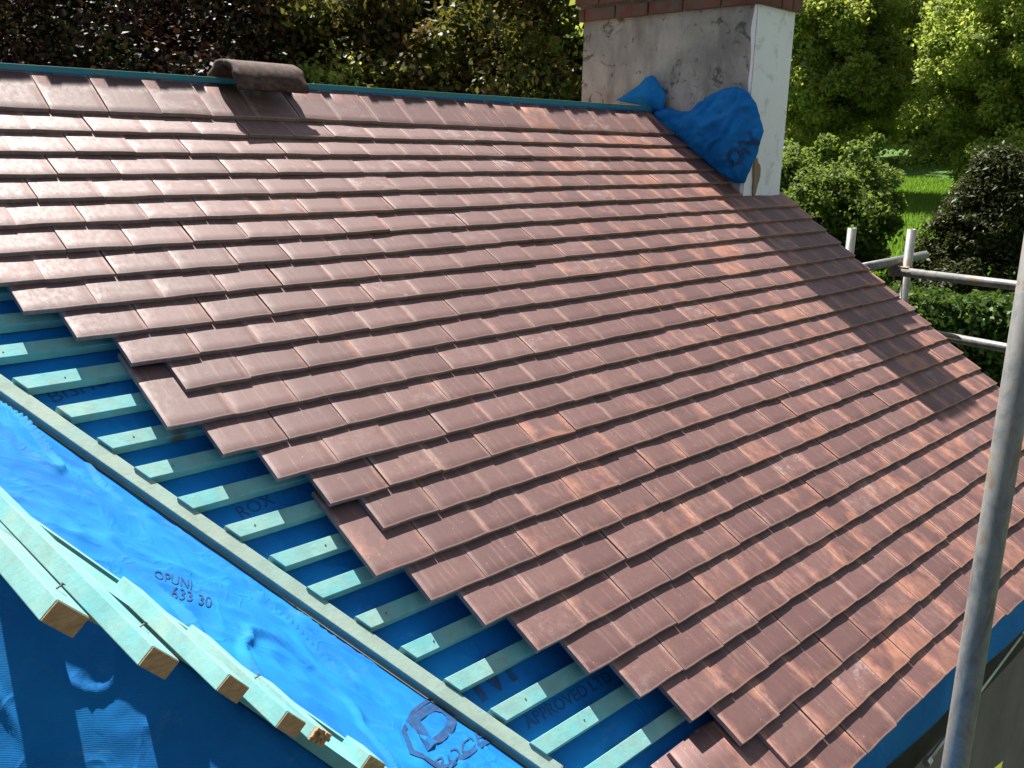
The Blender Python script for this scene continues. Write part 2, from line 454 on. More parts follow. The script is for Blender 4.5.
# jagged cut end
nA = 10
b.box(S0, sd*LS, sp*.036, -nn*.026)
strip = b.build('valley_batten', M['counter'], roof, bevel=.0015)
b = MB()
endp = S0+sd*LS
for i in range(9):
    t = (i+.5)/9; L = random.uniform(.004, .014)
    b.box(endp+sp*.036*(t-.05)-nn*random.uniform(.004, .018), sd*L, sp*.0026, -nn*.003)
b.box(endp+sp*.0005-nn*.0005, sd*.0015, sp*.035, -nn*.025)
b.build('splintered_end', M['cut_wood'], strip)
# second batten run in line lower (goes on past the end, beneath the loose sheet)

# ridge batten and ridge membrane
b = MB(); b.box((-5.4, .020, RZ-.004), (4.98, 0, .016), (0, .038, 0), (0, 0, .036)); b.build('ridge_batten', M['ridge_batten'], roof, bevel=.0015)
def f_r(a, b_):
    u = -5.4+a*4.98; y = .010+.010*b_; z = RZ-.004+.003*noise.noise(Vector((u*7, b_*2, 1)))+.022*b_+(u+5.4)*.0012
    return Vector((u, y, z+.004*a))
V, F = grid_sheet(f_r, 150, 8); obj('ridge_membrane', V, F, M['membrane'], roof, True)
# rear slope (simple felted slope behind the ridge)
b = MB(); b.box((-5.6, .03, RZ-.035), (5.55, 0, 0), (0, 2.3, -1.6), (0, 0, -.03)); b.build('rear_slope', simple('rear_tiles', (.13,.06,.05), (.22,.11,.08), 6, .8, .5, .01), roof)
# verge undercloak board
b = MB(); b.box(RW(-.022, .68, -.052), RW(0, VE-.68, 0)-RW(0,0,0), (.012, 0, 0), -nn*.10)
b.build('verge_board', M['dark_gap'], roof)

# ================================================================ SIDE ROOF MEMBRANE (valley side)
Lw = (RW(SLu, SLv, 0)-RW(0,0,0))                       # along the valley
bw = RW(-SLv, SLu, 0)-RW(0,0,0)                        # away from the tiles, in plane
al = R_(40); t2 = bw*math.cos(al)+nn*math.sin(al); N2 = -bw*math.sin(al)+nn*math.cos(al)
O2 = RW(s0[0], s0[1], -.078)+bw*.040
# crease position from the line of battens
T0 = hit(170, 600, N2, O2+N2*.055); CR = (T0-O2).dot(t2)
al3 = R_(-24); t3 = bw*math.cos(al3)+nn*math.sin(al3); N3 = -bw*math.sin(al3)+nn*math.cos(al3)
print('crease t', CR, 'dist', (T0-CAM).length)
CR2 = CR+.03
def side(s, t):
    if t < .03: P = O2+Lw*s+bw*(t-.03)*1.0+t2*.03
    if t <= CR2: P = O2+Lw*s+t2*t; N = N2
    else: P = O2+Lw*s+t2*CR2+t3*(t-CR2); N = N3
    k = min(1, t/.06)
    x, y = s*3.2, t*3.2
    wv = noise.noise(Vector((x*.9+y*.6, y*1.6, 3.1)))*.016 + noise.noise(Vector((x*3+y*2, y*3.5, 8)))*.004
    rd = abs(noise.noise(Vector((x*1.1-y*1.7, x*.3+y*1.1, 12))))
    wv += .026*max(0, .05-rd)/.05*(.4+noise.noise(Vector((s*2, t*2, 5))))
    wv += .004*(1-abs(noise.noise(Vector((x*4, y*4, 20))))*2)
    if t > CR2: wv *= .45
    if abs(t-CR) < .08: wv *= .3+.7*abs(t-CR)/.08
    return P+N*(wv*k*1.0)+nn*(.004)
na, nb = 480, 330
V, F = grid_sheet(lambda a, b_: side(-1.0+a*3.4, b_*2.1), na, nb)
sheet = obj('roofing_membrane', V, F, M['membrane'], None, True)
tag(sheet, 'bright blue wrinkled breathable membrane with grey print beside the green battens', 'membrane')
def on_side(P0, P1, lift=.0022):
    def st(q):
        P = hit(*q, N2, O2+t2*0); return (P-O2).dot(Lw), (P-O2).dot(t2)
    a, c = st(P0), st(P1); d = Vector((c[0]-a[0], c[1]-a[1])); l = d.length; d.normalize(); up = Vector((d.y, -d.x))
    D3 = Lw*d.x+t2*d.y; U3 = Lw*up.x+t2*up.y
    if D3.cross(U3).dot(N2) < 0: up = -up
    def f(x, y):
        s_, t_ = a[0]+d.x*x+up.x*y, a[1]+d.y*x+up.y*y
        e = 1e-3; p = side(s_, t_); n_ = (side(s_+e, t_)-p).cross(side(s_, t_+e)-p).normalized()
        if n_.dot(N2) < 0: n_ = -n_
        return p+n_*lift
    return f, l
def print_at(P0, ex, ey):            # lettering laid on the sheet: base point and the run of its baseline and uprights
    def f(x, y):
        P = hit(P0[0]+ex[0]*x+ey[0]*y, P0[1]+ex[1]*x+ey[1]*y, N2, O2)
        s_, t_ = (P-O2).dot(Lw), (P-O2).dot(t2); e = 1e-3; p = side(s_, t_)
        n_ = (side(s_+e, t_)-p).cross(side(s_, t_+e)-p).normalized()
        return p+(n_ if n_.dot(N2) > 0 else -n_)*.0015
    return f
text_mesh('OPUNI', 1, print_at((150, 583), (13, 3.2), (1, -13)), sheet)
text_mesh('633 30', 1, print_at((168, 601), (15, 3.5), (1, -15)), sheet)
text_mesh('Br', 1, print_at((360, 650), (14, 11), (4, -15)), sheet)
text_mesh('ROOFIN', 1, print_at((436, 776), (17, -11), (-6, -19)), sheet)
text_mesh('D', 1, print_at((423, 752), (50, -30), (-26, -44)), sheet, bold=.04, name='printed_logo')
fm_ = print_at((400, 752), (1, 0), (0, 1)); q4 = [(8, 4), (44, 22), (112, -22), (66, -78), (10, -40), (0, -20)]
V = []; F = []; nq = len(q4)
cx_, cy_ = sum(a for a, b_ in q4)/nq, sum(b_ for a, b_ in q4)/nq
K = 14
for i in range(nq):
    a, c_ = q4[i], q4[(i+1) % nq]
    for j in range(K):
        x = a[0]+(c_[0]-a[0])*j/K; y = a[1]+(c_[1]-a[1])*j/K
        V.append(fm_(x, y)); V.append(fm_(x+(cx_-x)*.13, y+(cy_-y)*.13))
n2_ = nq*K
for i in range(n2_): F.append((2*i, 2*((i+1) % n2_), 2*((i+1) % n2_)+1, 2*i+1))
obj('printed_border', V, F, M['ink'], sheet)

# timber edge the loose battens rest on + battens running to the valley side
E = (ray(-430, 70)*-1).normalized()                    # direction of the battens, towards the viewer
T1 = O2+t2*(CR+.005)+N2*.004
WA = Lw.cross(E); PN = WA.normalized()
if PN.dot(CAM-T1) < 0: PN = -PN
WD = E.cross(PN).normalized()                          # across a batten, within their plane
if WD.dot(CX) < 0: WD = -WD
b = MB(); tdir = t2
b.box(T1-Lw*1.0-t2*.022, Lw*3.2, t2*.007, N2*.026); b.box(T1-Lw*1.0-t2*.004+N2*.004, Lw*3.2, t2*.044, N2*.020)
edge = b.build('edge_batten', M['batten_fresh']); tag(edge, 'long thin pale batten along the edge under the projecting batten ends', 'batten')
specs = [  # end pixel (centre of end face), overrides
 ((64, 620), .27, 'pale green batten with knot, nearest and leftmost of the projecting batten ends'),
 ((158, 664), .0, 'pale green batten second from the left, square sawn end over the dark blue membrane'),
 ((232, 690), .0, 'green batten third from the left with a square orange-brown sawn end'),
 ((290, 726), .0, 'green batten with nail on top, fourth from the left of the projecting ends'),
 ((318, 737), .0, 'short green batten with a splintered torn brown end'),
 ((372, 768), .0, 'green batten running out at the bottom edge of the photo beside the splintered one'),
 ((440, 800), .0, 'green batten furthest right of the projecting ends, its end below the photo'),
]
PO = T1+PN*.012
for i, (q, up, lab) in enumerate(specs):
    Pe = hit(*q, PN, PO+PN*.012)
    # start of the batten: on the valley line
    # solve Pe - E*x on line T1 + Lw*s (closest)
    nrm = Lw.cross(PN); x = (Pe-PO).dot(nrm)/E.dot(nrm)
    lenb = x+.02+(.5 if i == 0 else .25 if i == 1 else 0)
    wid, thk = (.042, .025) if i != 4 else (.032, .020)
    tilt = random.gauss(0, .02)
    wd = (WD+PN*(tilt-.05)).normalized(); pn = wd.cross(E).normalized()
    if pn.dot(PN) < 0: pn = -pn
    dirE = (E+wd*random.gauss(0, .004)+pn*random.gauss(0, .003)).normalized()
    root = empty('timber_batten', Pe)
    tag(root, lab, 'batten', 'sawn battens projecting over the membrane')
    b = MB(); O = Pe-dirE*lenb-wd*wid/2-pn*thk/2
    b.box(O, dirE*lenb, wd*wid, pn*thk); b.build('timber', M['batten_fresh'], root, bevel=.0012)
    b = MB()
    if i == 4:
        rr = random.Random(3)
        for a_ in range(7):
            for c_ in range(4):
                b.box(Pe-wd*wid/2-pn*thk/2+wd*wid*a_/7+pn*thk*c_/4, dirE*rr.uniform(.002, .008), wd*wid/7.0, pn*thk/4.0)
    else:
        b.box(Pe-wd*(wid/2-.001)-pn*(thk/2-.001)+dirE*.0002, dirE*.0012, wd*(wid-.002), pn*(thk-.002))
    b.build('sawn_end', M['cut_wood'], root)
    if i in (0, 1, 3):
        b = MB(); nb_ = Pe-dirE*(.05+.02*i)+pn*thk/2
        b.tube(nb_, nb_+pn*.007+wd*.003, .0011, n=8); b.tube(nb_+pn*.007+wd*.003, nb_+pn*.008+wd*.003, .0024, n=8)
        b.build('nail', M['nail'], root)
low = [((118, 634), 'lower green batten tucked between the two leftmost projecting ends'),
       ((202, 668), 'lower green batten between the second and third projecting ends'),
       ((266, 702), 'lower green batten between the third and fourth projecting ends'),
       ((345, 752), 'lower green batten with a dark end near the bottom edge of the photo'),
       ((410, 780), 'lower green batten running off the bottom edge of the photo'),
       ((52, 560), 'lower green batten filling the gap beside the leftmost projecting end')]
for q, lab in low:
    Pe = hit(*q, PN, PO-PN*.004)-E*.05
    nrm = Lw.cross(PN); x = (Pe-PO).dot(nrm)/E.dot(nrm); ln_ = x+.06
    root = empty('timber_batten', Pe); tag(root, lab, 'batten', 'sawn battens projecting over the membrane')
    b = MB(); b.box(Pe-E*ln_-WD*.019-PN*.012, E*ln_, WD*.036, PN*.024); b.build('timber', M['batten_fresh'], root, bevel=.0012)
    b = MB(); b.box(Pe-WD*.018-PN*.011+E*.0002, E*.0012, WD*.034, PN*.022); b.build('sawn_end', M['cut_wood'], root)
# unseen battens added further up the side roof to shade the lower membrane
for j in range(5):
    Pe = hit(64, 620, PN, PO+PN*.012)-WD*(.10+.085*(j+1))+E*(.03-.03*j)
    b = MB(); b.box(Pe-E*.7, E*.7, WD*.05, PN*.026)
    o = b.build('timber_batten', M['batten_fresh'], bevel=.0012)
    tag(o, 'unseen green batten added for its shadow just beyond the left edge of the photo', 'batten', 'sawn battens projecting over the membrane')

# ================================================================ RIDGE TILE
M['ridge_tile'] = simple('old_ridge_clay', (.050,.024,.019), (.13,.075,.058), 50, .8, .3, .0015, .3, stops=(.42,.72))
m, nt, p = mat('ridge_inner'); g = G(nt)
g.L(g.ramp(g.noise(g.pos(), 20), [(.3, (.16,.13,.12)), (.7, (.27,.23,.22))]), p.inputs['Base Color']); p.inputs['Roughness'].default_value = .9
M['ridge_inner'] = m
b = MB(); n = 28; L0, L1 = -2.875, -2.60; ro, ri = .117, .101; V = []
nl_ = 10
for j in range(nl_+1):
    x = L0+(L1-L0)*j/nl_
    for r in (ro, ri):
        for i in range(n+1):
            t = .16+(math.pi-.32)*i/n
            rr = r+.0009*noise.noise(Vector((x*20, i*.5, r*30)))
            V.append(Vector((x+.004*math.sin(i), rr*math.cos(t)*.96+.012*(j/nl_-.5), RZ-.018+rr*math.sin(t)+.0*x)))
F = []; st = 2*(n+1)
for j in range(nl_):
    for i in range(n):
        a = j*st+i; F.append((a, a+st, a+st+1, a+1)); c = a+n+1; F.append((c, c+1, c+st+1, c+st))
    for i in (0, n):
        a = j*st+i; c = a+n+1; F.append((a, c, c+st, a+st) if i == 0 else (a, a+st, c+st, c))
for j in (0, nl_):
    for i in range(n):
        a = j*st+i; c = a+n+1; F.append((a, a+1, c+1, c) if j == 0 else (a, c, c+1, a+1))
o = obj('ridge_tile', V, F, M['ridge_tile'], None, False)
tag(o, 'dark half round ridge tile lying loose on the ridge batten', 'ridge tile')
for pl in o.data.polygons: pl.use_smooth = True

# ================================================================ CHIMNEY
def render_material(name, base, lo, hi, spots):
    m, nt, p = mat(name); g = G(nt); P = g.pos()
    a = g.noise(P, 2.2, 6, .6, .6); b = g.noise(P, 11, 8, .7, .8); c_ = g.noise(g.mapv(P, (1,1,.35)), 5, 6, .6)
    c = g.mix(g.ramp(a, [(.35, 0.0), (.65, 1.0)]), lo, hi)
    c = g.mix(g.ramp(c_, [(.48, 0.0), (.66, .6)]), c, base)
    c = g.mix(g.ramp(b, [(.56, 0.0), (.63, spots)]), c, (.06, .055, .05))
    g.L(c, p.inputs['Base Color']); p.inputs['Roughness'].default_value = .9
    bb = g.bump(g.noise(P, 16, 8, .65), .6, .012); bb = g.bump(g.noise(P, 90, 5), .5, .003, bb); g.L(bb, p.inputs['Normal'])
    return m
M['grey_render'] = render_material('grey_render', (.09,.085,.085), (.27,.255,.245), (.50,.455,.43), .8)
M['white_render'] = render_material('white_render', (.84,.80,.88), (.87,.84,.91), (.89,.87,.93), .22)
m, nt, p = mat('red_brick'); g = G(nt); P = g.pos()
g.L(g.mix(g.ramp(g.noise(P, 9, 5), [(.5, 0.0), (.62, .8)]), g.ramp(g.noise(P, 3.5, 4), [(.3, (.085,.032,.026)), (.7, (.20,.078,.056))]), (.12,.095,.08)), p.inputs['Base Color'])
p.inputs['Roughness'].default_value = .9; g.L(g.bump(g.noise(P, 40, 6), .8, .005), p.inputs['Normal']); M['brick'] = m
M['mortar'] = simple('mortar', (.12,.11,.095), (.24,.22,.19), 20, .95, .8, .005)
CHX0, CHX1, CHY0, CHY1 = CH_U, -.055, -.525, .545
CHZ = RZ+.50
chim = empty('chimney', ((CHX0+CHX1)/2, (CHY0+CHY1)/2, RZ-1.0))
tag(chim, 'rendered chimney stack with grey side, white painted face and red brick top', 'chimney')
def wall_grid(P0, A, B, na, nb, N, amp, seed, edge_amp=.0):
    P0, A, B, N = map(Vector, (P0, A, B, N)); V = []
    for j in range(nb):
        for i in range(na):
            a, b_ = i/(na-1), j/(nb-1); q = P0+A*a+B*b_
            d = amp*noise.noise(q*3+Vector((seed,)*3))+amp*.4*noise.noise(q*12)
            k = 1 if 0 < i < na-1 else .0
            V.append(q+N*d*k)
    return V, [(j*na+i, j*na+i+1, (j+1)*na+i+1, (j+1)*na+i) for j in range(nb-1) for i in range(na-1)]
z0 = RZ-1.6
b = MB()
V, F = wall_grid((CHX0, CHY1, z0), (0, CHY0-CHY1, 0), (0, 0, CHZ-z0), 40, 60, (-1,0,0), .012, 1); b.add(V, F)
b.add([(CHX0, CHY1, z0), (CHX1, CHY1, z0), (CHX1, CHY1, CHZ), (CHX0, CHY1, CHZ)], [(3,2,1,0)])
b.add([(CHX1, CHY0, z0), (CHX1, CHY1, z0), (CHX1, CHY1, CHZ), (CHX1, CHY0, CHZ)], [(0,1,2,3)])
b.build('grey_rendered_sides', M['grey_render'], chim, True)
b = MB()
V, F = wall_grid((CHX0, CHY0, z0), (CHX1-CHX0, 0, 0), (0, 0, CHZ-z0), 16, 80, (0,-1,0), .010, 5)
# paint wraps unevenly round the corner
nx_ = 16
V2 = []; 
for j in range(80):
    q = V[j*nx_]; wdt = .010+.016*(noise.noise(Vector((0, q.z*7, 3)))+.4)
    V2.append(q+Vector((-.0035, max(.002, wdt), 0)))
V2 += [V[j*nx_]+Vector((-.0035, -.002, 0)) for j in range(80)]
b.add([v+Vector((0,-.002,0)) for v in V], F); b.add(V2, [(j, 80+j, 81+j, j+1) for j in range(79)])
b.build('white_painted_face', M['white_render'], chim, True)
b = MB(); b.box((CHX1-.02, -.35, 0), (.24, 0, 0), (0, CHY1-.01+.35, 0), (0, 0, CHZ+.14))  # hidden block added to widen the shadow the chimney casts on the verge
b.build('unseen_shadow_stack', M['grey_render'], chim, bevel=.01)
# exposed patch where the render has come away
cP = hit(755, 172, (0,1,0), (0, CHY0-.012, 0)); b = MB()
V = []
for i in range(18):
    t = 2*math.pi*i/18; r = 1+.25*math.sin(3*t+1)
    V.append(cP+Vector((.028*r*math.cos(t)+.012, 0, .085*r*math.sin(t)-.02)))
V += [v+Vector((0, .02, 0)) for v in V]
b.add(V, [tuple(reversed(range(18)))]+[(i, (i+1) % 18, 18+(i+1) % 18, 18+i) for i in range(18)])
b.build('exposed_brick_patch', simple('sandy_brick', (.22,.15,.10), (.36,.26,.17), 14, .95, .8, .006), chim)
# oversailing brick courses
bb = MB(); mm = MB()
zc = CHZ; cid = 0
courses = [.026, .040]
for ci, ov in enumerate(courses):
    x0, x1, y0, y1 = CHX0-ov, CHX1+ov, CHY0-ov, CHY1+ov; h = .063
    mm.box((x0+.012, y0+.012, zc), (x1-x0-.024, 0, 0), (0, y1-y0-.024, 0), (0, 0, h+.012))
    def run(p, d, Lr, dep, ofs):
        s = -ofs
        while s < Lr-.02:
            a_ = max(0, s); e_ = min(Lr, s+.205)
            if e_-a_ > .03:
                j = Vector((random.gauss(0, .0018), random.gauss(0, .0018), random.gauss(0, .0015)))
                bb.box(Vector(p)+Vector(d)*a_+j, Vector(d)*(e_-a_), Vector(dep), (0,0,h))
            s += .217
    run((x0, y0, zc), (0,1,0), y1-y0, (.09,0,0), .10*(ci % 2))
    run((x1-.09, y0, zc), (0,1,0), y1-y0, (.09,0,0), .10*(ci % 2))
    run((x0+.094, y0, zc), (1,0,0), x1-x0-.19, (0,.09,0), .10*((ci+1) % 2))
    zc += h+.012
bb.build('brick_band', M['brick'], chim, bevel=.004); mm.build('mortar_joints', M['mortar'], chim)
b = MB(); b.box((CHX0+.01, CHY0+.01, zc), (CHX1-CHX0-.02, 0, 0), (0, CHY1-CHY0-.02, 0), (0,0,.05)); b.build('flaunching', M['mortar'], chim, bevel=.02)
b = MB()
for (r, z) in [((.135, .12), (0, .2)), ((.12, .115), (.2, .38)), ((.14, .14), (.38, .43))]:
    b.tube((-.225, .2, zc+.03+z[0]), (-.225, .2, zc+.03+z[1]), r[0], r[1], n=28, wall=.02)
b.build('chimney_pot', M['brick'], chim, True)

# blue membrane dressed up against the chimney
def drape(name, outline, depthf, parent=None, step=3):
    N = (1,0,0); P0 = (CHX0-.012, 0, 0)
    bnd = [Vector(q) for q in outline]
    pts = []; n = len(bnd)
    for i in range(n):
        a, c = bnd[i], bnd[(i+1) % n]; k = max(1, int((c-a).length/step))
        for j in range(k): pts.append(a.lerp(c, j/k))
    nb_ = len(pts); xs = [p.x for p in pts]; ys = [p.y for p in pts]
    def inside(x, y):
        c = False; j = nb_-1
        for i in range(nb_):
            if (pts[i].y > y) != (pts[j].y > y) and x < (pts[j].x-pts[i].x)*(y-pts[i].y)/(pts[j].y-pts[i].y)+pts[i].x: c = not c
            j = i
        return c
    ins = []
    y = min(ys)
    while y < max(ys):
        x = min(xs)
        while x < max(xs):
            if inside(x, y) and min((Vector((x, y))-p).length for p in pts) > step*.5: ins.append(Vector((x, y)))
            x += step*.6
        y += step*.6
    vs, es, fs, *_ = delaunay_2d_cdt(pts+ins, [], [list(range(nb_))], 1, 1e-6)
    V = []
    for q in vs:
        dd = min((q-p).length for p in pts); P = hit(q.x, q.y, N, P0)
        V.append(P+Vector((-depthf(P, dd), 0, 0)))
    return V, [tuple(f) for f in fs]
def dpt(P, dd):
    return .014+.03*min(1, dd/22)**.6+.025*max(0,.16-abs(noise.noise(Vector((P.y*7+P.z*3, P.z*4-P.y*2, 1)))))/.16*min(1,dd/9)+.022*noise.noise(P*8)+.016*abs(noise.noise(P*15+Vector((3,1,2))))+.010*abs(noise.noise(P*33))+.008*math.sin(P.y*38+P.z*22)*min(1, dd/10)
hump = [(690,112),(700,103),(712,95),(725,89),(738,87),(748,92),(757,104),(764,122),(766,132),(760,148),(756,160),(750,172),(745,183),(735,183),(721,174),(701,158),(685,144),(667,130),(654,114),(668,108),(680,112)]
V, F = drape('m', hump, dpt)
cm = obj('chimney_membrane', V, F, M['membrane'], None, True); sm = cm.modifiers.new('s', 'SOLIDIFY'); sm.thickness = .0015
tag(cm, 'blue membrane bulging up against the foot of the chimney beside the top tiles', 'membrane')
flap = [(619,101),(630,94),(641,86),(649,78),(655,76),(661,83),(669,96),(667,107),(664,114),(655,110),(640,105)]
V, F = drape('m', flap, lambda P, dd: .03+.03*min(1, dd/12)+.012*noise.noise(P*12), step=3)
fm = obj('chimney_membrane', V, F, M['membrane'], None, True); sm = fm.modifiers.new('s', 'SOLIDIFY'); sm.thickness = .0015
tag(fm, 'small pointed flap of blue membrane at the end of the ridge batten', 'membrane')
# printed letters, following the bulge
a0 = hit(733, 170, (1,0,0), (CHX0-.06,0,0)); a1 = hit(755, 146, (1,0,0), (CHX0-.06,0,0))
dvec = (a1-a0); ll = dvec.length; dvec.normalize(); upv = Vector((0, -dvec.z, dvec.y))
if upv.dot(Vector((0,.7,.7))) < 0: upv = -upv
from mathutils.bvhtree import BVHTree
bvh = BVHTree.FromPolygons([v.co for v in cm.data.vertices], [tuple(p.vertices) for p in cm.data.polygons])
def onc(x, y):
    q = a0+dvec*x+upv*y; h = bvh.ray_cast(Vector((-2, q.y, q.z)), Vector((1,0,0)))
    px = h[0].x if h[0] is not None else CHX0-.04
    return Vector((px-.007, q.y, q.z))
text_mesh('ON', ll*.72, onc, cm, bold=.003)

# ================================================================ HOUSE WALLS BELOW
M['wall'] = simple('house_brick_wall', (.13,.12,.11), (.19,.175,.165), 5, .95, .6, .004)
hw = empty('house', (-3, 0, 0)); tag(hw, 'grey rendered house walls beneath the half tiled roof', 'house')
b = MB(); ye = -VE*CT+.10
b.box((-5.5, ye, 0), (5.42, 0, 0), (0, .2, 0), (0, 0, RZ-VE*ST-.10)); b.build('front_wall', M['wall'], hw)
b = MB(); b.add([(-.08, ye+.2, 0), (-.08, 2.2, 0), (-.08, 2.2, RZ-1.66), (-.08, 0, RZ-.16), (-.08, ye+.2, RZ-1.62),
                 (-.28, ye+.2, 0), (-.28, 2.2, 0), (-.28, 2.2, RZ-1.66), (-.28, 0, RZ-.16), (-.28, ye+.2, RZ-1.62)],
                [(0,1,2,3,4), (9,8,7,6,5), (0,5,6,1), (1,6,7,2), (2,7,8,3), (3,8,9,4), (4,9,5,0)])
b.build('gable_wall', M['wall'], hw)
b = MB(); b.box((-5.5, ye-.03, RZ-VE*ST-.40), (5.45, 0, 0), (0, .028, 0), (0, 0, .29)); b.build('fascia_board', M['dark_gap'], hw)  # fascia coloured near-black, standing in for the dark gap under the apron

# ================================================================ SCAFFOLD
def steel(name):
    m, nt, p = mat(name); g = G(nt); P = g.pos()
    a = g.noise(g.mapv(P, (1,1,.5)), 16, 7, .7, .8); b = g.noise(P, 55, 6, .7)
    c = g.ramp(a, [(.3, (.08,.072,.062)), (.44, (.155,.157,.155)), (.55, (.22,.215,.20)), (.64, (.19,.145,.095))])
    c = g.mix(g.ramp(b, [(.56, 0.0), (.68, .6)]), c, (.17,.14,.11))
    g.L(c, p.inputs['Base Color']); p.inputs['Metallic'].default_value = .35
    g.L(g.ramp(b, [(.3, .42), (.7, .65)]), p.inputs['Roughness']); g.L(g.bump(b, .3, .001), p.inputs['Normal'])
    return m
M['steel'] = steel('galvanised_tube')
PB = at(981, 600, 1.98)
b = MB(); b.tube((PB.x, PB.y, .0), (PB.x, PB.y, RZ+.9), .02415, n=36, wall=.004)
root = empty('scaffold_pole', (PB.x, PB.y, 0)); tag(root, 'weathered galvanised scaffold pole standing upright in front of the tiled slope', 'scaffold pole')
b.build('tube', M['steel'], root, True)
b = MB(); b.cbox((PB.x, PB.y, .004), .15, .15, .008); b.build('base_plate', M['steel'], root)

sc = empty('gable_scaffold', (.6, -1.0, 0)); tag(sc, 'galvanised scaffold rails and posts beside the far verge of the roof', 'scaffold')
X = .55
def hx(x, y, xx=X): return hit(x, y, (1,0,0), (xx,0,0))
p1 = hx(907, 262)
b = MB(); zt = hx(907, 229).z; b.tube((X, p1.y, 0), (X, p1.y, zt), .0242, n=20, wall=.004); b.build('post', M['steel'], sc, True)
p2 = hx(850, 240, .5); zt2 = hx(850, 228, .5).z
b = MB(); b.tube((.5, p2.y, 0), (.5, p2.y, zt2), .0242, n=20, wall=.004); b.build('post', M['steel'], sc, True)
# far post beyond the left one keeps the cross rail
a_ = hx(901, 272, .50); c_ = hx(1018, 286, .50)
dirr = (c_-a_); b = MB(); b.tube(a_-dirr*.06, a_+dirr*2.6, .0242, n=20, wall=.004); b.build('rail', M['steel'], sc, True)
a_ = hx(940, 336, .50); c_ = hx(1010, 349, .50); dirr = c_-a_
b = MB(); b.tube(a_-dirr*.8, a_+dirr*3.6, .0242, n=20, wall=.004); b.build('rail', M['steel'], sc, True)
# cross rail running in the ridge direction
a_ = hx(880, 267, .28); c_ = a_+Vector((.95, 0, .015)); zz = hx(895, 263, .5)
P_ = Vector((.5, p1.y+.055, zz.z)); b = MB(); b.tube(P_-Vector((.42, 0, 0)), P_+Vector((.42, 0, .012)), .0242, n=20, wall=.004)
b.build('cross_rail', M['steel'], sc, True)
M['coupler'] = simple('rusty_coupler', (.20,.13,.08), (.36,.30,.24), 30, .7, .5, .003, metal=.4)
b = MB(); cc = Vector((X-.01, p1.y, hx(905, 272, .5).z))
b.cbox(cc+Vector((-.02, 0, 0)), .07, .062, .052); b.cbox(cc+Vector((-.02, .05, .0)), .062, .05, .06); b.tube(cc+Vector((-.05, -.045, 0)), cc+Vector((-.09, -.045, 0)), .009, n=8)
b.tube(cc+Vector((-.03, .05, -.05)), cc+Vector((-.03, .05, .045)), .008, n=8)
b.build('coupler', M['coupler'], sc, bevel=.006)

DZ = RZ-VE*ST-1.05
# thin rod with nuts
Pa = hit(1022, 634, (0,1,0), (0,ye-.06,0)); Pb = hit(927, 762, (0,1,0), (0,ye-.06,0))
b = MB(); b.tube(Pa, Pb, .006, n=10)
b.build
root = empty('steel_rod', Pb); tag(root, 'thin bright steel rod with nut ends along the wall under the eaves', 'rod')
M['zinc'] = simple('zinc_rod', (.5,.5,.5), (.62,.61,.6), 30, .4, 0, metal=.7)
b.build('rod', M['zinc'], root, True)
dd = (Pa-Pb).normalized()
for P in (Pa, Pb):
    b = MB(); b.tube(P-dd*.012, P+dd*.012, .013, n=6); b.build('nut', M['zinc'], root)

# ================================================================ GROUND
m, nt, p = mat('lawn'); g = G(nt); P = g.pos()
n1 = g.noise(P, .5, 5, .6); n2 = g.noise(P, 9, 8, .75); n3 = g.noise(g.mapv(P, (1,1,1)), 40, 4, .7)
c = g.mix(g.ramp(n1, [(.35, 0.0), (.65, 1.0)]), (.08,.17,.028), (.15,.26,.045))
c = g.mix(g.ramp(n2, [(.35, .7), (.6, 0.0)]), c, (.03,.075,.01))
g.L(c, p.inputs['Base Color']); p.inputs['Roughness'].default_value = .8; p.inputs['Specular IOR Level'].default_value = .2
g.L(g.bump(n3, 1, .08), p.inputs['Normal'])
def fg(a, b_):
    x = -150+360*a; y = -150+360*b_; return Vector((x, y, .06*max(0, math.hypot(x-CAM.x, y-CAM.y)-14)))
V, F = grid_sheet(fg, 200, 200); o = obj('lawn', V, F, m); tag(o, kind='structure')
m2 = simple('paving', (.07,.065,.06), (.11,.105,.095), 4, .9, .5, .004)
b = MB(); b.add([(-18, -26, .004), (2.2, -26, .004), (2.2, 5, .004), (-18, 5, .004)], [(0,1,2,3)]); tag(b.build('unseen_paving', m2), kind='structure')  # out-of-view paving, made wide and dark to cut green bounce light

